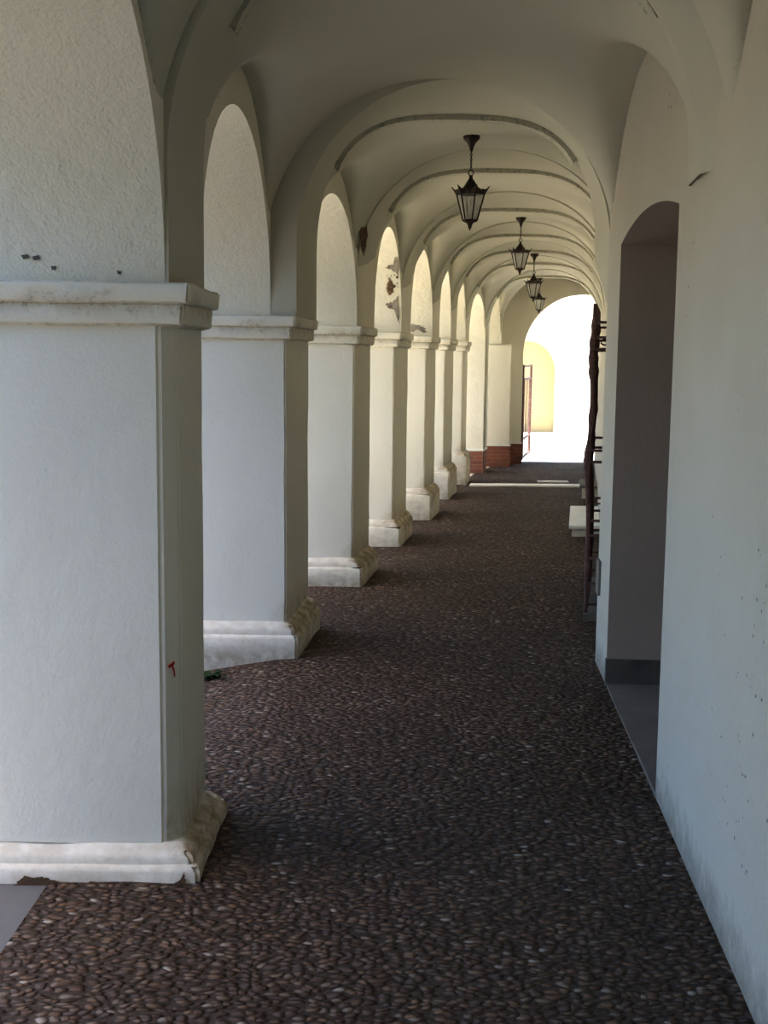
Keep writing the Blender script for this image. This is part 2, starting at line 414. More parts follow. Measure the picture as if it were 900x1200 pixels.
def build_wall_left():
    bm = bmesh.new(); gl, cl = grime_layers(bm)
    def strip(A, B):
        va = [bm.verts.new(p) for p in A]; vb = [bm.verts.new(p) for p in B]
        for k in range(len(A) - 1): bm.faces.new((va[k], va[k + 1], vb[k + 1], vb[k]))
    out = lambda p: (p[0] - THICK, p[1], p[2])
    # the stretch behind the viewer: closed to keep light out, then one opening
    back = [(-0.95, -5.0), (-0.89, -3.4), (-0.86, -2.8), (-0.76, -0.8), (-0.74, 0)]
    spans = []
    for i in range(9):
        ap = arch_pts(i)
        top = [(p[0], p[1], ZTOP) for p in ap]
        strip(ap, top)                                                      # inner face over the arch
        strip([out(p) for p in ap], [out(p) for p in top])                  # outer face
        # soffit, several cuts deep
        for q in range(4):
            strip([(p[0] - THICK * q / 4, p[1], p[2]) for p in ap], [(p[0] - THICK * (q + 1) / 4, p[1], p[2]) for p in ap])
    for i in range(10):
        a, b = WALLF[i]
        zb = ZC - .02
        if i == 0 or i >= 8: zb = -0.3
        if i == 9: zb = 1.79
        ring = [(a[0], a[1]), (b[0], b[1]), (b[0] - THICK, b[1]), (a[0] - THICK, a[1])]
        for k in range(4):
            p, q = ring[k], ring[(k + 1) % 4]
            if i in (0, 8):
                strip([(p[0], p[1], zb), (q[0], q[1], zb)], [(p[0], p[1], ZTOP if k in (0, 2) else ZC), (q[0], q[1], ZTOP if k in (0, 2) else ZC)])
            elif k in (0, 2):
                strip([(p[0], p[1], zb), (q[0], q[1], zb)], [(p[0], p[1], ZTOP), (q[0], q[1], ZTOP)])
    # behind the viewer
    a = WALLF[0][0]
    segs = [((-0.95, -5.0), (-0.78, -0.9))]
    for (p, q) in segs:
        strip([(p[0], p[1], -.3), (q[0], q[1], -.3)], [(p[0], p[1], ZTOP), (q[0], q[1], ZTOP)])
        strip([(p[0] - THICK, p[1], -.3), (q[0] - THICK, q[1], -.3)], [(p[0] - THICK, p[1], ZTOP), (q[0] - THICK, q[1], ZTOP)])
        for r in (p, q):
            strip([(r[0], r[1], -.3), (r[0] - THICK, r[1], -.3)], [(r[0], r[1], ZC), (r[0] - THICK, r[1], ZC)])
    for (p, q) in (((-0.78, -0.9), a),):
        n = 20; ap = []
        for k in range(n + 1):
            th = PI * (1 - k / n); s = .5 + .5 * math.cos(th)
            ap.append((lerp(p[0], q[0], s), lerp(p[1], q[1], s), ZC + .82 * math.sin(th)))
        top = [(r[0], r[1], ZTOP) for r in ap]
        strip(ap, top); strip([out(r) for r in ap], [out(r) for r in top]); strip(ap, [out(r) for r in ap])
    bmesh.ops.remove_doubles(bm, verts=bm.verts[:], dist=0.0004)
    for v in bm.verts:
        p = v.co
        n = noise.noise(p * 2.3) * 0.006
        v.co.z += n * 0.5 if v.co.z > 1.85 and v.co.z < ZTOP - .05 else 0
    return struct('wall_left', bm, M['wall'], 'whitewashed arcade wall above the piers, with round-headed arches', smooth=True, autosmooth=32)
wall_left = build_wall_left()

# ------------------------------------------------------------------ piers
PIER_LABELS = ['nearest white pier, with a red mark on its chamfered edge',
               'second white pier from the viewer, beside the green weed',
               'third white pier from the viewer, below the gouged brown hole in the wall',
               'fourth white pier, under the arch face with large brown patches of lost plaster',
               'fifth white pier, with a strip of bare mortar just over its capital',
               'sixth white pier from the viewer, between the bare-mortar pier and the last capped pier',
               'seventh and last white pier with a moulded capital, before the pale strip on the floor']

def foot(a, b, e, cham=0.0, thick=THICK):
    pts = []
    if cham > 0:
        pts += [(a[0] + e - cham * .78, a[1] - e), (a[0] + e, a[1] - e + cham)]
    else:
        pts += [(a[0] + e, a[1] - e)]
    pts += [(b[0] + e, b[1] + e), (b[0] - thick - e, b[1] + e), (a[0] - thick - e, a[1] - e)]
    return pts

def weather(bm, amp, cuts_len=0.12, seed=0):
    for it in range(6):
        es = [e for e in bm.edges if e.calc_length() > cuts_len * 1.6]
        if not es: break
        bmesh.ops.subdivide_edges(bm, edges=es, cuts=1, use_grid_fill=True)
        if len(bm.verts) > 6000: break
    bm.normal_update()
    for v in bm.verts:
        q = Vector((v.co.x * 5 + seed * 3.3, v.co.y * 5, v.co.z * 4))
        v.co += v.normal * amp * noise.noise(q)

def build_pier(i):
    a, b, hp, hm = PIERS[i]
    root = empty('arcade_pier', (a[0], a[1], 0))
    tag(root, PIER_LABELS[i], 'pillar', 'white arcade piers')
    o2 = Vector((a[0], a[1], 0))
    A, B = (0, 0), (b[0] - a[0], b[1] - a[1])
    ch = 0.06 if i == 0 else 0.0
    def rings(lst, c=0.0): return [[(x, y, z) for x, y in foot(A, B, e, c)] for z, e in lst]
    # shaft
    bm = bmesh.new(); gl, cl = grime_layers(bm)
    zs = hp + hm - .004
    loft(bm, rings([(zs, 0.004), (1.69, 0.0)], ch))
    bmesh.ops.bevel(bm, geom=[e for e in bm.edges if abs((e.verts[0].co - e.verts[1].co).z) > .5], offset=.010, segments=2, affect='EDGES')
    weather(bm, .006, .13, i)
    for v in bm.verts:
        if v.co.x > -.04 and v.co.z < zs + .12: v[gl] = 0.55 * (1 - (v.co.z - zs) / .12)
    link('shaft', bm, M['pier'], root, True, 22)
    # foot: square plinth, rounded moulding above it
    bm = bmesh.new(); gl, cl = grime_layers(bm)
    e0 = .070
    steps = [(-.30, e0), (hp - .012, e0), (hp, e0 - .010), (hp + .004, e0 - .020), (hp + hm * .45, e0 - .024), (hp + hm * .62, .034), (hp + hm * .80, .016), (hp + hm, .0)]
    loft(bm, rings(steps))
    bmesh.ops.bevel(bm, geom=[e for e in bm.edges if abs((e.verts[0].co - e.verts[1].co).z) > .008 and abs((e.verts[0].co - e.verts[1].co).normalized().z) > .5], offset=.012, segments=2, affect='EDGES')
    weather(bm, .014 if i == 0 else .011, .055 if i < 3 else .11, i + 20)
    for v in bm.verts:
        if v.co.x > B[0] * max(0, v.co.y) / max(B[1], .1) + .008 and v.co.y > -.045:
            zz = v.co.z
            v[gl] = 0.85 if zz > hp - .03 else 0.30
            if zz < .05: v[gl] = max(v[gl], .55)
        else: v[gl] = .30 + (.35 if v.co.z < .03 else 0)  # dirt tint, also raised here to tone down the brightly lit plinth
    link('plinth', bm, M['pier'], root, True, 50)
    # capital: two stepped fillets
    bm = bmesh.new(); gl, cl = grime_layers(bm)
    loft(bm, rings([(1.678, .002), (1.684, .024), (1.690, .030), (1.738, .034), (1.744, .030), (1.747, .046), (1.752, .052), (1.797, .056), (1.805, .048)]))
    bmesh.ops.bevel(bm, geom=[e for e in bm.edges if abs((e.verts[0].co - e.verts[1].co).normalized().z) > .5 and e.calc_length() > .02], offset=.010, segments=2, affect='EDGES')
    weather(bm, .006, .08 if i < 3 else .14, i + 40)
    for v in bm.verts:
        if abs(v.co.z - 1.744) < .008 or v.co.z > 1.80 or v.co.z < 1.688: v[gl] = .35; v[cl] = .35
    link('capital', bm, M['pier'], root, True, 50)
    return root
piers = [build_pier(i) for i in range(7)]

def brick_pier():
    a, b = WALLF[8]
    bm = bmesh.new()
    loft(bm, [[(x, y, z) for x, y in foot(a, b, .004)] for z in (-.2, .31)])
    o = struct('baseboard_pier', bm, M['brick'], 'red brick foot of the plain pier before the end wall')
    bm = bmesh.new()
    loft(bm, [[(x, y, z) for x, y in foot(a, b, e)] for z, e in ((.309, .010), (.325, .012), (.335, .002))])
    struct('cap_course', bm, M['pale'], None, parent=o)
brick_pier()

# ------------------------------------------------------------------ right wall with the doorway
DOOR0, DOOR1, DSPR, DRISE, DDEP = 4.40, 5.97, 2.14, 0.075, 0.48
def wall_n(y):   # normal pointing away from the walk
    d = Vector((XR(y + .01) - XR(y - .01), .02, 0)).normalized()
    return Vector((d.y, -d.x, 0))
def build_wall_right():
    bm = bmesh.new()
    def darch(y):
        s = (y - DOOR0) / (DOOR1 - DOOR0)
        return DSPR + DRISE * (1 - (2 * s - 1) ** 2)
    ys = [-5.0, -2, 0, 1, 2, 3, 3.7, DOOR0] + [lerp(DOOR0, DOOR1, k / 16) for k in range(1, 17)] + [6.2, 6.46, 6.60, 7.35, 8.5, 10, 12, 14, 16, 18.75, 19.6]
    vt = {}
    def V(p):
        k = tuple(round(c, 4) for c in p)
        if k not in vt: vt[k] = bm.verts.new(p)
        return vt[k]
    for y0, y1 in zip(ys, ys[1:]):
        dr = y0 >= DOOR0 - 1e-6 and y1 <= DOOR1 + 1e-6
        z0, z1 = (darch(y0), darch(y1)) if dr else (-.3, -.3)
        bm.faces.new((V((XR(y0), y0, z0)), V((XR(y1), y1, z1)), V((XR(y1), y1, ZTOP)), V((XR(y0), y0, ZTOP))))
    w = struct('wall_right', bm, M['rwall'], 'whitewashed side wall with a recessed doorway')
    # reveals of the doorway
    n = wall_n(5.0)
    bm = bmesh.new()
    P = lambda y, d, z: (XR(y) + n.x * d, y + n.y * d, z)
    q = 18
    for k in range(q):
        y0, y1 = lerp(DOOR0, DOOR1, k / q), lerp(DOOR0, DOOR1, (k + 1) / q)
        bm.faces.new([bm.verts.new(p) for p in (P(y0, 0, darch(y0)), P(y1, 0, darch(y1)), P(y1, DDEP, darch(y1)), P(y0, DDEP, darch(y0)))])
    for y in (DOOR0, DOOR1):
        bm.faces.new([bm.verts.new(p) for p in (P(y, 0, -.1), P(y, DDEP, -.1), P(y, DDEP, darch(y)), P(y, 0, darch(y)))])
    top = [P(lerp(DOOR0, DOOR1, k / q), DDEP, darch(lerp(DOOR0, DOOR1, k / q))) for k in range(q + 1)]
    bm.faces.new([bm.verts.new(p) for p in ([P(DOOR0, DDEP, -.1)] + top + [P(DOOR1, DDEP, -.1)])])
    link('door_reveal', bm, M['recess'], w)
    # grey cement skirting on the far reveal, and the sill of the doorway
    bm = bmesh.new()
    p0, p1 = P(DOOR1 - .015, -.004, 0), P(DOOR1 - .015, DDEP, 0)
    r = [(p0[0], p0[1]), (p1[0], p1[1]), (p1[0], p1[1] + .03), (p0[0], p0[1] + .03)]
    loft(bm, [[(x, y, z) for x, y in r] for z in (-.05, .125, .135)])
    struct('baseboard_right', bm, M['dado'], 'grey cement skirting at the foot of the doorway reveal')
    bm = bmesh.new()
    for y0, y1, zt in ((DOOR0 - .02, DOOR0 + .60, .018), (DOOR0 + .607, DOOR1 + .02, .012)):
        r = [P(y0, .0, 0), P(y1, .0, 0), P(y1, DDEP + .05, 0), P(y0, DDEP + .05, 0)]
        loft(bm, [[(x, y, z) for x, y, _ in r] for z in (-.05, zt)])
    struct('trim_1', bm, M['slab'], 'worn grey sill slabs in the doorway')
    # planked door at the back of the recess
    bm = bmesh.new()
    for k in range(7):
        y0, y1 = lerp(DOOR0 + .12, DOOR1 - .12, k / 7), lerp(DOOR0 + .12, DOOR1 - .12, (k + 1) / 7) - .008
        r = [P(y0, DDEP - .045, 0), P(y1, DDEP - .045, 0), P(y1, DDEP - .004, 0), P(y0, DDEP - .004, 0)]
        loft(bm, [[(x, y, z) for x, y, _ in r] for z in (.025, 2.10)])
    d = struct('door_1', bm, M['wood'], 'dark planked door at the back of the recess')
    bm = bmesh.new(); p = P(DOOR0 + .3, DDEP - .06, 1.02)
    lathe(bm, [(.0, 0), (.02, .004), (.028, .02), (.02, .036), (0, .04)], 12)
    bmesh.ops.rotate(bm, verts=bm.verts[:], cent=(0, 0, 0), matrix=Matrix.Rotation(-PI / 2, 3, 'Y'))
    bmesh.ops.translate(bm, verts=bm.verts[:], vec=p)
    link('door_handle', bm, M['iron'], d, True)
    return w
build_wall_right()

# thin metal-edged plate on the far edge of the near wall
bm = bmesh.new()
y0, y1 = 6.33, 6.455
r = [(XR(y0) - .012, y0), (XR(y1) - .012, y1), (XR(y1) + .01, y1), (XR(y0) + .01, y0)]
loft(bm, [[(x, y, z) for x, y in r] for z in (.38, .56)])
plate = link('cover_plate', bm, M['slab'])
tag(plate, 'small grey metal cover plate low on the far edge of the near right wall', 'plate')

# ------------------------------------------------------------------ end wall and its opening
EY0, EY1 = 18.90, 19.20
OX, OR, OS = 2.985, 0.905, 1.66
def build_end():
    bm = bmesh.new()
    pts = []
    K = 40
    for k in range(K + 1):
        th = PI * (1 - k / K); pts.append((OX + OR * math.cos(th), OS + OR * math.sin(th)))
    xl, xr = 0.70, 6.0
    for y in (EY0, EY1):
        f = lambda p: bm.verts.new((p[0], y, p[1]))
        bm.faces.new([f(p) for p in ((xl, -.3), (OX - OR, -.3), (OX - OR, OS), (OX - OR, ZTOP), (xl, ZTOP))])
        bm.faces.new([f(p) for p in ((OX + OR, -.3), (xr, -.3), (xr, ZTOP), (OX + OR, ZTOP), (OX + OR, OS))])
        for a, b in zip(pts, pts[1:]):
            bm.faces.new([f(p) for p in (a, b, (b[0], ZTOP), (a[0], ZTOP))])
    sec = [(OX - OR, -.3)] + pts + [(OX + OR, -.3)]
    for a, b in zip(sec, sec[1:]):
        bm.faces.new([bm.verts.new(p) for p in ((a[0], EY0, a[1]), (b[0], EY0, b[1]), (b[0], EY1, b[1]), (a[0], EY1, a[1]))])
    for x in (xl,):
        bm.faces.new([bm.verts.new(p) for p in ((x, EY0, -.3), (x, EY1, -.3), (x, EY1, ZTOP), (x, EY0, ZTOP))])
    struct('wall_end', bm, M['wall'], 'whitewashed end wall with a round-headed opening to the bright street')
    bm = bmesh.new(); box(bm, 0.72, OX - OR + .012, EY0 - .014, EY1 + .012, -.2, .305)
    o = struct('baseboard_end', bm, M['brick'], 'red brick foot of the end wall')
    bm = bmesh.new(); box(bm, 0.72, OX - OR + .018, EY0 - .022, EY1 + .016, .304, .325)
    struct('cap_course', bm, M['pale'], None, parent=o)
build_end()
bm = bmesh.new(); gl, cl = grime_layers(bm)
box(bm, 0.76, 1.855, 18.35, EY0 + .01, -.2, 1.80)
bmesh.ops.bevel(bm, geom=bm.edges[:], offset=.012, segments=2, affect='EDGES')
ep = link('end_pier', bm, M['pier']); ep['kind'] = 'structure'; ep['label'] = 'plain half pier standing against the end wall'
bm = bmesh.new(); box(bm, 0.75, 1.865, 18.34, EY0, -.2, .305)
link('brick_foot', bm, M['brick'], ep)
bm = bmesh.new(); box(bm, 0.75, 1.868, 18.332, EY0, .304, .325)
link('cap_course', bm, M['pale'], ep)

# ------------------------------------------------------------------ unseen upper block, added to block light above the vault
bm = bmesh.new()
prof = [(-5.0, -0.95)] + [(b[1], b[0]) for a, b in WALLF]
l = [(XLp - THICK, y) for y, XLp in prof]
ring = l + [(6.0, EY1), (6.0, -5.0)]
loft(bm, [[(x, y, z) for x, y in ring] for z in (ZTOP - .01, 5.2)])
struct('wall_upper_blocker', bm, M['facade'], 'unseen upper block added over the arcade to keep light out')
# mass behind the right wall
bm = bmesh.new()
rr = [(x + 1.0, y) for x, y in RIGHT[:-1]] + [(6.0, EY1), (6.0, -5.0)]
loft(bm, [[(x, y, z) for x, y in rr] for z in (-.3, ZTOP)])
struct('wall_rear', bm, M['facade'], 'solid building mass behind the side wall')

bm = bmesh.new(); box(bm, -2.2, 2.0, -5.2, -5.0, -.3, ZTOP)  # unseen wall, added to stop light entering from behind
struct('wall_back_blocker', bm, M['rwall'], 'unseen wall added behind the viewer to keep light out')

# ------------------------------------------------------------------ ground
def gz(x, y):
    edge = poly_at([(a[0], a[1]) for a, b, _, _ in PIERS] + [(1.37, 17.24), (1.80, 18.75)], y)
    s = max(0.0, edge - .02 - x)
    w = sstep(4.4, 5.6, y) * (1 - sstep(6.8, 7.9, y))
    z = -0.17 * min(s, .9) * w
    z += 0.006 * noise.noise((x * 1.7, y * 1.7, 0)) + .003 * noise.noise((x * 5, y * 5, 3))
    return z
EDGE = [(-0.585, 3.6), (-0.45, 6.42), (-0.15, 8.53), (0.16, 10.36), (0.46, 12.13), (0.74, 13.96), (1.03, 15.59), (1.37, 17.24), (1.80, 18.75)]
XE = lambda y: poly_at(EDGE, y) if y > 3.6 else poly_at([(-.75, -5), (-.585, 3.6)], y)
def offs(y): return .42 if y < 4.2 else lerp(.42, .95, sstep(4.2, 5.0, y)) if y < 14.5 else lerp(.95, .10, sstep(15.6, 16.1, y))
def build_floor():
    bm = bmesh.new()
    NY, NX = 300, 44
    rows = []
    for j in range(NY + 1):
        y = lerp(-5.0, EY1 + .02, j / NY)
        x0, x1 = XE(y) - offs(y), XR(y) + .5
        rows.append([bm.verts.new((lerp(x0, x1, k / NX), y, gz(lerp(x0, x1, k / NX), y))) for k in range(NX + 1)])
    for a, b in zip(rows, rows[1:]):
        for k in range(NX): bm.faces.new((a[k], a[k + 1], b[k + 1], b[k]))
    return struct('floor', bm, M['pebble'], 'dark pebble paving of the arcade walk', smooth=True)
build_floor()
def build_pave():
    bm = bmesh.new()
    NY = 160; rows = []
    for j in range(NY + 1):
        y = lerp(-6.0, EY1 + .02, j / NY)
        x0 = XE(y) - offs(y)
        xs = [x0 + .01, x0 - .25, x0 - .6, x0 - 1.2, x0 - 3, x0 - 8, x0 - 20]
        rows.append([bm.verts.new((x, y, gz(x, y) - .008 if k < 3 else -.02 - (gz(x0, y) * 0 + .13 * sstep(4.4, 5.6, y) * (1 - sstep(6.8, 7.9, y))))) for k, x in enumerate(xs)])
    for a, b in zip(rows, rows[1:]):
        for k in range(6): bm.faces.new((a[k], a[k + 1], b[k + 1], b[k]))
    for y0, y1 in ((-20, -6),):
        bm.faces.new([bm.verts.new(p) for p in ((-24, y0, -.02), (24, y0, -.02), (24, y1, -.02), (-24, y1, -.02))])
    far = [f for f in bm.faces if f.calc_center_median().y > 8.3 and f.calc_center_median().x < XE(f.calc_center_median().y) - lerp(.9, .05, sstep(14.6, 15.8, f.calc_center_median().y))]
    bm2 = bmesh.new()
    for f in far: bm2.faces.new([bm2.verts.new(v.co) for v in f.verts])
    bmesh.ops.remove_doubles(bm2, verts=bm2.verts[:], dist=.0005)
    bmesh.ops.delete(bm, geom=far, context='FACES')
    mid = [f for f in bm.faces if f.calc_center_median().x < XE(f.calc_center_median().y) - offs(f.calc_center_median().y) - .5]
    bm3 = bmesh.new()
    for f in mid: bm3.faces.new([bm3.verts.new(v.co) for v in f.verts])
    bmesh.ops.remove_doubles(bm3, verts=bm3.verts[:], dist=.0005)
    bmesh.ops.delete(bm, geom=mid, context='FACES')
    struct('road', bm3, M['dim'], 'unseen darkened road outside the nearest arches')
    struct('pavement', bm, M['pave'], 'grey street paving outside the arcade')
    struct('bounce_ground', bm2, M['bounce'], 'pale ground outside the far arches, whitened to bounce light inside')
build_pave()
bm = bmesh.new()
bm.faces.new([bm.verts.new(p) for p in ((-24, EY1 + .02, -.02), (24, EY1 + .02, -.02), (24, 50, -.02), (-24, 50, -.02))])
struct('street', bm, M['pale'], 'bright pale street beyond the end opening')
bm = bmesh.new()
r = [(XE(15.5) + .05, 15.42), (XR(15.5) + .05, 15.48), (XR(15.7) + .05, 15.74), (XE(15.7) + .05, 15.66)]
loft(bm, [[(x, y, z) for x, y in r] for z in (-.05, .014, .018)])
struct('trim_2', bm, M['pale'], 'pale strip across the walk')  # thin strip, far paler than the floor around it
bm = bmesh.new()
r = [(2.00, 16.02), (2.40, 16.02), (2.40, 16.17), (2.00, 16.15)]
loft(bm, [[(x, y, z) for x, y in r] for z in (-.05, .012, .015)])
struct('trim_3', bm, M['pale'], 'short pale piece just beyond the strip')

# ------------------------------------------------------------------ lanterns
def make_lantern(root):
    # z = 0 at the ceiling, everything hangs below
    def pt(name, bm, mat, parent=root, smooth=False, auto=None): return link(name, bm, mat, parent, smooth, auto)
    bm = bmesh.new()
    lathe(bm, [(.0, .012), (.050, .010), (.052, -.008), (.046, -.016), (.026, -.036), (.016, -.056), (.010, -.078), (.006, -.090), (0, -.092)], 20)
    pt('canopy', bm, M['bronze'], smooth=True, auto=45)
    bm = bmesh.new()
    for k in range(8):
        zc = -.094 - k * .0138; ring = []
        for q in range(12):
            a = 2 * PI * q / 12; u, w = .0058 * math.cos(a), .0105 * math.sin(a)
            ring.append((u if k % 2 else 0, 0 if k % 2 else u, zc + w))
        tube(bm, ring, .0022, 5, True)
    pt('chain', bm, M['bronze'], smooth=True)
    bm = bmesh.new()
    tube(bm, [(.017 * math.cos(2 * PI * q / 16), 0, -.217 + .017 * math.sin(2 * PI * q / 16)) for q in range(16)], .0035, 6, True)
    pt('ring', bm, M['bronze'], smooth=True)
    H = PI / 6
    bm = bmesh.new()
    lathe(bm, [(.006, -.232), (.013, -.240), (.011, -.250), (.022, -.264), (.036, -.288), (.050, -.306), (.085, -.326), (.092, -.332), (.085, -.336)], 6, rot=H)
    pt('roof', bm, M['bronze'])
    bm = bmesh.new()        # upright pierced gallery with flaring corner leaves
    def hexp(r, z, k): return Vector((r * math.cos(H + k * PI / 3), r * math.sin(H + k * PI / 3), z))
    for k in range(6):
        n = 8
        lo, hi = [], []
        for q in range(n + 1):
            f = q / n
            edge = abs(2 * f - 1)
            lo.append(hexp(.090, -.345, k).lerp(hexp(.090, -.345, k + 1), f))
            up = .022 + .018 * edge ** 3 + .006 * math.cos(f * 6 * PI)
            hi.append(hexp(.098 + .022 * edge ** 4, -.345 + up, k).lerp(hexp(.098 + .022 * edge ** 4, -.345 + up, k + 1), f))
        vl = [bm.verts.new(p) for p in lo]; vh = [bm.verts.new(p) for p in hi]
        vl2 = [bm.verts.new(p * 1.0 + Vector((p.x, p.y, 0)).normalized() * .004) for p in lo]; vh2 = [bm.verts.new(p + Vector((p.x, p.y, 0)).normalized() * .004) for p in hi]
        for q in range(n):
            bm.faces.new((vl[q], vl[q + 1], vh[q + 1], vh[q])); bm.faces.new((vl2[q + 1], vl2[q], vh2[q], vh2[q + 1]))
            bm.faces.new((vh[q], vh[q + 1], vh2[q + 1], vh2[q])); bm.faces.new((vl[q + 1], vl[q], vl2[q], vl2[q + 1]))
    pt('gallery', bm, M['bronze'])
    bm = bmesh.new()        # six-sided tapering frame
    for k in range(6):
        tube(bm, [hexp(.089, -.343, k), hexp(.044, -.508, k)], .0052, 6)
        bar(bm, hexp(.089, -.345, k), hexp(.089, -.345, k + 1), .008, .010)
        bar(bm, hexp(.045, -.506, k), hexp(.045, -.506, k + 1), .007, .008)
    frame = pt('frame', bm, M['bronze'])
    for k in range(6):
        bm = bmesh.new()
        bm.faces.new([bm.verts.new(p) for p in (hexp(.086, -.345, k), hexp(.086, -.345, k + 1), hexp(.043, -.506, k + 1), hexp(.043, -.506, k))])
        pt('glass_pane', bm, M['glass'], frame)
    bm = bmesh.new()
    lathe(bm, [(.0, -.503), (.047, -.505), (.047, -.512), (.030, -.520), (.020, -.524), (.016, -.534), (.011, -.540), (.013, -.548), (.006, -.558), (0, -.572)], 12)
    pt('finial', bm, M['bronze'], smooth=True, auto=40)
    bm = bmesh.new()
    lathe(bm, [(.0, -.502), (.012, -.500), (.012, -.425), (.006, -.42), (.011, -.402), (.007, -.385), (0, -.375)], 10)
    pt('candle_bulb', bm, M['bulb'], smooth=True)

def vault_z(x, y):
    i = max(k for k in range(9) if WALLF[k][1][1] <= y)
    y0, y1 = WALLF[i][1][1], WALLF[i + 1][0][1]; u = (y - y0) / (y1 - y0)
    c, h = 0.5 * (XL(y) + XR(y)), 0.5 * (XR(y) - XL(y)); t = (x - c) / h
    return lerp(flat(t), semi(t), u) - 0.012 * 4 * u * (1 - u) * (1 - t * t) + dz_at(y)
LANT = [((0.515, 7.90), 1.0, 'largest hanging lantern, nearest of the row under the vault'),
        ((1.235, 11.70), .91, 'second largest hanging lantern of the row under the vault'),
        ((1.765, 15.10), 1.0, 'second smallest hanging lantern, its tip just above the smallest one'),
        ((2.190, 18.00), .90, 'smallest hanging lantern, farthest of the row, before the end wall')]
first = None
for ((x, y), sc, lab) in LANT:
    root = empty('hanging_lantern', (x, y, vault_z(x, y) - .008), 0.26)
    root.scale = (sc, sc, sc)
    tag(root, lab, 'lantern', 'dark metal lanterns hanging from the vault')
    if first is None:
        make_lantern(root); first = root
    else:
        for ch in list(first.children):
            c = ch.copy(); C.objects.link(c); c.parent = root
            for g in ch.children:
                d = g.copy(); C.objects.link(d); d.parent = c

# ------------------------------------------------------------------ projecting window grille on the right wall
GY0, GY1, GOFF = 7.50, 8.75, 0.135
def gx(y): return XR(y) - lerp(GOFF, .100, (y - GY0) / (GY1 - GY0))
def build_grille():
    root = empty('window_grille', (gx(GY0), GY0, 0))
    tag(root, 'tall rusty iron window grille standing out from the right wall', 'grille')
    o = Vector((gx(GY0), GY0, 0))
    belly = lambda z: -.020 * math.exp(-((z - .95) / .20) ** 2) - .012 * math.exp(-((z - 1.62) / .14) ** 2)
    def P(f, z, d=0.0):
        y = lerp(GY0, GY1, f)
        return Vector((gx(y) + d * GOFF + (belly(z) if d == 0 else 0), y, z)) - o
    nb = 9
    for k in range(nb):
        f = k / (nb - 1)
        bm = bmesh.new()
        zs, rs = [], []
        n = 70; r0 = .0125
        for q in range(n + 1):
            z = lerp(.05, 1.93, q / n); r = r0
            for zk, w, g in ((.33, .03, .008), (.98, .05, .011), (1.05, .03, .008), (1.25, .035, .007), (1.52, .03, .010), (1.60, .03, .009), (1.70, .03, .010), (1.80, .03, .008)):
                r += g * math.exp(-((z - zk) / w) ** 2)
            zs.append(P(f, z)); rs.append(r)
        tube(bm, zs, rs, 8)
        link('upright_bar', bm, M['iron'], root, True)
    rails = (.10, .23, .39, .53, .62, .98, 1.05, 1.66, 1.73, 1.82)
    for z in rails:
        bm = bmesh.new()
        ext = 0.0
        bar(bm, P(0, z), P(1, z), .012, .020)
        for f in (0, 1):
            bar(bm, P(f, z), P(f, z, 1.05), .012, .016)
        link('cross_rail', bm, M['iron'], root)
    for f in (0, 1):
        bm = bmesh.new()
        tube(bm, [P(f, z, .82) for z in (.05, .6, 1.2, 1.88)], .007, 8)
        link('side_bar', bm, M['iron'], root, True)
    for k in range(nb - 1):
        bm = bmesh.new()
        f = (k + .5) / (nb - 1); pts = []
        for q in range(26):
            a = q / 25 * 2.6 * PI; r = .045 * (1 - q / 34)
            c = P(f, 1.77); pts.append(c + Vector((.1 * 0, r * math.cos(a), r * math.sin(a))))
        tube(bm, pts, .005, 6)
        link('scroll', bm, M['iron'], root, True)
    for zc in (1.70, .74):
        bm = bmesh.new(); pts = []
        for q in range(22):
            a = q / 21 * 2.3 * PI; r = .038 * (1 - q / 30)
            pts.append(P(0, zc, .5) + Vector((r * math.cos(a), 0, r * math.sin(a) * .7)))
        tube(bm, pts, .005, 6)
        link('scroll', bm, M['iron'], root, True)
    bm = bmesh.new()
    ring = [(gx(GY0 - .03) - .012, GY0 - .02), (XR(GY0 - .03) - .002, GY0 - .02), (XR(GY1 + .05) - .002, GY1 + .05), (gx(GY1 + .05) - .012, GY1 + .05)]
    loft(bm, [[(x - o.x, y - o.y, z) for x, y in ring] for z in (-.03, .034, .042)])
    link('sill', bm, M['slab'], root)
build_grille()
# window behind the grille
bm = bmesh.new()
r = [(XR(7.62) - .012, 7.62), (XR(8.63) - .012, 8.63), (XR(8.63) + .03, 8.63), (XR(7.62) + .03, 7.62)]
loft(bm, [[(x, y, z) for x, y in r] for z in (.14, 1.80)])
wf = struct('window_1', bm, M['wood'], 'dark shuttered window behind the iron grille')
bm = bmesh.new()
for k in range(2):
    for q in range(3):
        y0, y1 = lerp(7.68, 8.57, k / 2) + .02, lerp(7.68, 8.57, (k + 1) / 2) - .02
        z0, z1 = lerp(.20, 1.74, q / 3) + .03, lerp(.20, 1.74, (q + 1) / 3) - .03
        r = [(XR(y0) - .020, y0), (XR(y1) - .020, y1), (XR(y1), y1), (XR(y0), y0)]
        loft(bm, [[(x, y, z) for x, y in r] for z in (z0, z1)])
link('shutter_panel', bm, M['wood'], wf)

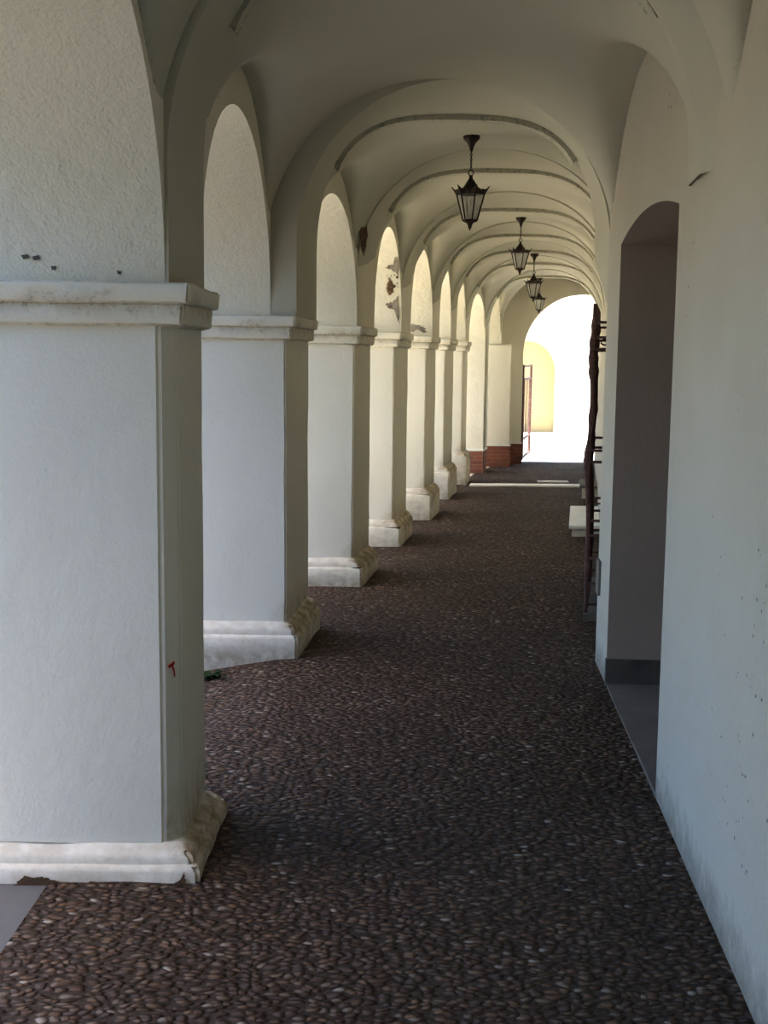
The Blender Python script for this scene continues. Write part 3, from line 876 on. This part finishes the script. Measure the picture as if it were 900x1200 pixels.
# low stone benches / steps along the right wall beyond the grille
def step(name, y0, y1, dep, z1, lab, mat_top='pale', over=.02):
    root = empty(name, (XR(y0) - dep, y0, 0)); o = root.location.copy()
    def ring(e): return [(XR(y0) - dep - e - o.x, y0 - e - o.y), (XR(y0) - .004 - o.x, y0 - e - o.y), (XR(y1) - .004 - o.x, y1 + e - o.y), (XR(y1) - dep - e - o.x, y1 + e - o.y)]
    bm = bmesh.new(); loft(bm, [[(x, y, z) for x, y in ring(e)] for z, e in ((z1 - .035, over - .004), (z1 - .03, over), (z1 - .005, over), (z1, over - .005))])
    link('slab', bm, M[mat_top], root)
    bm = bmesh.new(); loft(bm, [[(x, y, z) for x, y in ring(e)] for z, e in ((-.03, -.012), (z1 - .034, -.012))])
    link('block', bm, M['wall'], root)
    tag(root, lab, 'step', 'stone steps along the right wall')
step('stone_step', 11.12, 12.60, .27, .105, 'pale stone step with a bright top, largest step beyond the grille')
step('stone_step', 14.2, 14.9, .19, .16, 'grey block step against the right wall behind the largest pale step', 'slab')

# unseen block on the left, added to hold back skylight near the viewer
bm = bmesh.new(); box(bm, -18, -8.0, -34, -7.5, -.3, 8.0)
struct('wall_blocker', bm, M['blocker'], 'unseen block added to shut out part of the sky')

# ------------------------------------------------------------------ street beyond the opening
def build_far():
    Y = 27.0
    root_bm = bmesh.new()
    def put(p, y): return root_bm.verts.new((p[0], y, p[1]))
    ax, ar, asp = 3.08, 0.66, 1.33
    pts = [(ax + ar * math.cos(PI * (1 - k / 30)), asp + ar * math.sin(PI * (1 - k / 30))) for k in range(31)]
    x0, x1, zt = -2.0, 12.0, 3.6
    f = root_bm.faces.new
    f([put(p, Y) for p in ((x0, -.1), (ax - ar, -.1), (ax - ar, asp), (ax - ar, zt), (x0, zt))])
    f([put(p, Y) for p in ((ax + ar, -.1), (x1, -.1), (x1, zt), (ax + ar, zt), (ax + ar, asp))])
    for a, b in zip(pts, pts[1:]): f([put(p, Y) for p in (a, b, (b[0], zt), (a[0], zt))])
    sec = [(ax - ar, -.1)] + pts + [(ax + ar, -.1)]
    for a, b in zip(sec, sec[1:]):
        f([root_bm.verts.new(p) for p in ((a[0], Y, a[1]), (b[0], Y, b[1]), (b[0], Y + .55, b[1]), (a[0], Y + .55, a[1]))])
    bmb = bmesh.new(); bmb.faces.new([bmb.verts.new((p[0] - ax, .55, p[1])) for p in ((ax - ar - .2, -.1), (ax + ar + .2, -.1), (ax + ar + .2, zt), (ax - ar - .2, zt))])
    root = empty('street_building', (ax, Y, 0))
    tag(root, 'cream building with an arched porch, across the bright street beyond the end wall', 'building')
    bmesh.ops.translate(root_bm, verts=root_bm.verts[:], vec=(-ax, -Y, 0))
    link('facade', root_bm, M['facade'], root)
    link('porch_wall', bmb, M['porch'], root)
    bm = bmesh.new(); box(bm, x0 - ax, x1 - ax, -.14, .02, 2.28, 2.34); box(bm, x0 - ax, x1 - ax, -.08, .02, 2.18, 2.28)
    link('cornice', bm, M['facade'], root)
build_far()
def build_gate():
    p, q = Vector((2.11, 19.10, 0)), Vector((2.40, 20.55, 0))
    root = empty('iron_gate', p)
    tag(root, 'dark iron gate leaf swung open at the left side of the end opening', 'gate')
    q = q - p; zt = 1.50
    P = lambda f, z: q * f + Vector((0, 0, z))
    bm = bmesh.new()
    for f in (0, 1): bar(bm, P(f, .04), P(f, zt), .035, .035)
    for z in (.06, .35, 1.28, zt - .02): bar(bm, P(0, z), P(1, z), .02, .035)
    link('gate_frame', bm, M['iron'], root)
    for k in range(1, 5):
        bm = bmesh.new(); tube(bm, [P(k / 5, .06), P(k / 5, 1.28)], .007, 6); link('upright_bar', bm, M['iron'], root)
build_gate()

# ------------------------------------------------------------------ lost plaster, chips and marks
def patch(name, pts, mat, parent, lab=None, fan=True):
    bm = bmesh.new()
    c = sum((Vector(p) for p in pts), Vector()) / len(pts)
    if fan and name != 'pock_mark':                 # ragged outline
        rr = random.Random(len(pts) + int(1000 * abs(c.z))); fine = []
        for k in range(len(pts)):
            a, b = Vector(pts[k]), Vector(pts[(k + 1) % len(pts)]); n_ = 5
            for q in range(n_):
                p = a.lerp(b, q / n_); fine.append(c + (p - c) * (1 + rr.uniform(-.22, .14)))
        pts = fine
    off = parent.matrix_world.translation if parent else Vector()
    vs = [bm.verts.new(Vector(p) - off) for p in pts]; vc = bm.verts.new(c - off)
    if fan:
        for k in range(len(vs)): bm.faces.new((vs[k], vs[(k + 1) % len(vs)], vc))
    else: bm.verts.remove(vc); bm.faces.new(vs)
    o = link(name, bm, mat, parent)
    if lab: o['label'] = lab
    return o
bpy.context.view_layer.update()
def arch_z(i, y):
    y0, y1 = WALLF[i][1][1], WALLF[i + 1][0][1]
    u = max(-1, min(1, 2 * (y - y0) / (y1 - y0) - 1)); return ZC + (CROWN[i] - ZC) * math.sqrt(1 - u * u) ** .92
patch('lost_plaster', [(0.061, 10.223, 2.402), (0.085, 10.211, 2.415), (0.092, 10.32, 2.267), (0.067, 10.308, 2.286), (0.032, 10.297, 2.306), (-0.01, 10.288, 2.321), (0.01, 10.275, 2.338), (0.052, 10.27, 2.345)], M['mortar'], wall_left, 'brown patch of lost plaster')
patch('lost_plaster', [(0.005, 10.347, 2.212), (0.026, 10.338, 2.233), (0.047, 10.343, 2.22), (0.055, 10.364, 2.172), (0.055, 10.38, 2.125), (0.02, 10.387, 2.104), (0.006, 10.38, 2.124), (-0.001, 10.369, 2.158)], M['chip'], wall_left, 'brown patch of lost plaster')
patch('lost_plaster', [(-0.007, 10.404, 2.035), (0.049, 10.399, 2.056), (0.07, 10.393, 2.084), (0.098, 10.391, 2.091), (0.112, 10.423, 1.884), (0.098, 10.423, 1.89), (0.086, 10.413, 1.981), (0.036, 10.412, 1.994), (0.0, 10.41, 2.007)], M['mortar'], wall_left, 'brown patch of lost plaster')
patch('lost_plaster', [(0.199, 12.19, 1.900), (0.269, 12.191, 1.921), (0.327, 12.192, 1.909), (0.377, 12.193, 1.885), (0.403, 12.195, 1.844), (0.362, 12.195, 1.836), (0.328, 12.194, 1.86), (0.286, 12.194, 1.868), (0.262, 12.195, 1.843), (0.2, 12.195, 1.845)], M['mortar'], wall_left, 'strip of bare mortar')
patch('lost_plaster', [(-0.186, 8.50, 2.481), (-0.160, 8.565, 2.482), (-0.135, 8.585, 2.480), (-0.135, 8.585, 2.40), (-0.145, 8.58, 2.33), (-0.158, 8.56, 2.28), (-0.172, 8.55, 2.286), (-0.18, 8.53, 2.349), (-0.188, 8.50, 2.413)], M['chip'], wall_left, 'gouged brown hole')
p1 = piers[0]
rr = random.Random(5)
for k in range(16):                                  # small flakes lost around the large patches
    x = rr.uniform(0.0, .10); y = rr.choice((10.29, 10.33, 10.36, 10.385, 10.405)) + rr.uniform(-.01, .01); r = rr.uniform(.004, .012)
    z = arch_z(3, y); e = .002; dzy = (arch_z(3, y + e) - arch_z(3, y - e)) / (2 * e)
    u = Vector((0, 1, dzy)).normalized(); n = Vector((0, -u.z, u.y)); n = -n if n.z > 0 else n
    c = Vector((x, y, z)) + n * .008
    patch('lost_plaster', [tuple(c + Vector((r * math.cos(a), 0, 0)) + u * (r * 1.3 * math.sin(a))) for a in (k2 * PI / 3 for k2 in range(6))], M[rr.choice(('chip', 'mortar'))], wall_left)
patch('chipped_edge', [(-1.109, 3.586, 0.000), (-1.078, 3.586, 0.025), (-1.052, 3.586, 0.019), (-1.023, 3.586, 0.021), (-0.994, 3.586, 0.013), (-0.966, 3.586, 0.008), (-0.960, 3.586, -0.01), (-1.115, 3.586, -0.01)], M['chip'], p1)
patch('chipped_edge', [(-0.905, 3.586, -0.005), (-0.88, 3.586, 0.010), (-0.849, 3.586, 0.006), (-0.8, 3.586, 0.009), (-0.772, 3.586, -0.006)], M['chip'], p1)
patch('chipped_edge', [(-0.636, 3.586, -.004), (-0.62, 3.586, 0.007), (-0.604, 3.586, 0.018), (-0.594, 3.590, 0.039), (-0.588, 3.589, 0.012), (-0.581, 3.586, -.004)], M['chip'], p1)

patch('red_mark', [(-0.651, 3.675, 0.659), (-0.636, 3.695, 0.669), (-0.634, 3.698, 0.662), (-0.638, 3.692, 0.655), (-0.634, 3.697, 0.638), (-0.633, 3.698, 0.619), (-0.636, 3.694, 0.62), (-0.638, 3.692, 0.639), (-0.642, 3.686, 0.654), (-0.649, 3.678, 0.651)], M['red'], p1, 'small red paint mark', False)
for q in ([(-1.065, 3.662, 1.88), (-1.045, 3.662, 1.883), (-1.038, 3.662, 1.873), (-1.058, 3.662, 1.868)], [(-1.033, 3.662, 1.876), (-1.013, 3.662, 1.881), (-1.008, 3.662, 1.869), (-1.028, 3.663, 1.866)],
          [(-0.979, 3.663, 1.85), (-0.962, 3.663, 1.85), (-0.965, 3.664, 1.838), (-0.977, 3.664, 1.84)], [(-0.788, 3.664, 1.84), (-0.773, 3.664, 1.837), (-0.776, 3.665, 1.828), (-0.785, 3.665, 1.83)]):
    patch('pock_mark', q, M['dado'], wall_left)

bm = bmesh.new(); rnd = random.Random(11)
for k in range(70):
    y = 2.75 + .85 * rnd.random() ** 1.6; z = rnd.uniform(.30, 1.15); r = rnd.uniform(.0018, .0042)
    n = -wall_n(y); u = Vector((-n.y, n.x, 0)); c = Vector((XR(y), y, z)) + n * .0015
    bm.faces.new([bm.verts.new(c + u * r * math.cos(a) + Vector((0, 0, 1.3 * r * math.sin(a)))) for a in (k * PI / 3 + rnd.uniform(-.3, .3) for k in range(6))])
pm = link('pock_marks', bm, M['dado'], bpy.data.objects['wall_right']); pm['kind'] = 'stuff'

# ------------------------------------------------------------------ small weed at the foot of the second pier
def build_weed():
    x, y = -0.955, 6.24
    root_bm = bmesh.new()
    rnd = random.Random(3)
    for k in range(34):
        a = rnd.uniform(0, 2 * PI); L = rnd.uniform(.05, .11); w = rnd.uniform(.010, .018); bx, by = rnd.uniform(-.06, .10), rnd.uniform(-.05, .03)
        d = Vector((math.cos(a), math.sin(a), 0)); s = Vector((-d.y, d.x, 0)); prev = None
        for q in range(5):
            f = q / 4; c = Vector((bx, by, .0)) + d * L * f * .8 + Vector((0, 0, L * (1.1 * f - .75 * f * f)))
            ww = w * math.sin(PI * min(1, f * .9 + .1)) + .001
            cur = (root_bm.verts.new(c - s * ww), root_bm.verts.new(c + s * ww))
            if prev: root_bm.faces.new((prev[0], prev[1], cur[1], cur[0]))
            prev = cur
    o = link('weed', root_bm, M['leaf'])
    o.location = (x, y, gz(x, y))
    tag(o, 'small dark green weed growing at the foot of the second pier', 'plant')
build_weed()

# ------------------------------------------------------------------ light
w = bpy.data.worlds.new('sky'); bpy.context.scene.world = w; w.use_nodes = True
nt = w.node_tree; bg = nt.nodes['Background']
sky = nt.nodes.new('ShaderNodeTexSky'); sky.sky_type = 'NISHITA'; sky.sun_disc = False
sky.sun_elevation = math.radians(66); sky.sun_rotation = math.radians(-100); sky.air_density = 1.0; sky.dust_density = 2.0; sky.ozone_density = 1.0
hs = nt.nodes.new('ShaderNodeHueSaturation'); hs.inputs['Saturation'].default_value = 1.66
nt.links.new(sky.outputs[0], hs.inputs['Color']); nt.links.new(hs.outputs[0], bg.inputs['Color'])
bg.inputs['Strength'].default_value = 0.66
sun = bpy.data.lights.new('sun', 'SUN'); sun.energy = 21.0; sun.angle = math.radians(0.6); sun.color = (1.0, 0.92, 0.77)
so = bpy.data.objects.new('sun', sun); C.objects.link(so)
el, az = math.radians(76), math.radians(236)      # mostly from the left, a little behind the viewer
sd = Vector((math.cos(el) * math.cos(az), math.cos(el) * math.sin(az), math.sin(el)))
so.rotation_euler = sd.to_track_quat('Z', 'Y').to_euler(); so.location = sd * 30

# ------------------------------------------------------------------ camera
cam = bpy.data.cameras.new('camera'); co = bpy.data.objects.new('camera', cam); C.objects.link(co)
cam.sensor_fit = 'VERTICAL'; cam.sensor_height = 36.0; cam.lens = 36.0 * 1450 / 1200
cam.clip_start = .05; cam.clip_end = 200
pitch = math.atan((600 - 418) / 1450)
R = Matrix.Rotation(PI / 2 - pitch, 4, 'X') @ Matrix.Rotation(math.radians(0.7), 4, 'Z')
co.matrix_world = Matrix.Translation((0, 0, 1.6)) @ R
bpy.context.scene.camera = co
vs = bpy.context.scene.view_settings
vs.view_transform = 'Standard'; vs.look = 'None'; vs.exposure = 0.02; vs.gamma = 0.80
bpy.context.scene.cycles.max_bounces = 14
bpy.context.scene.cycles.diffuse_bounces = 8
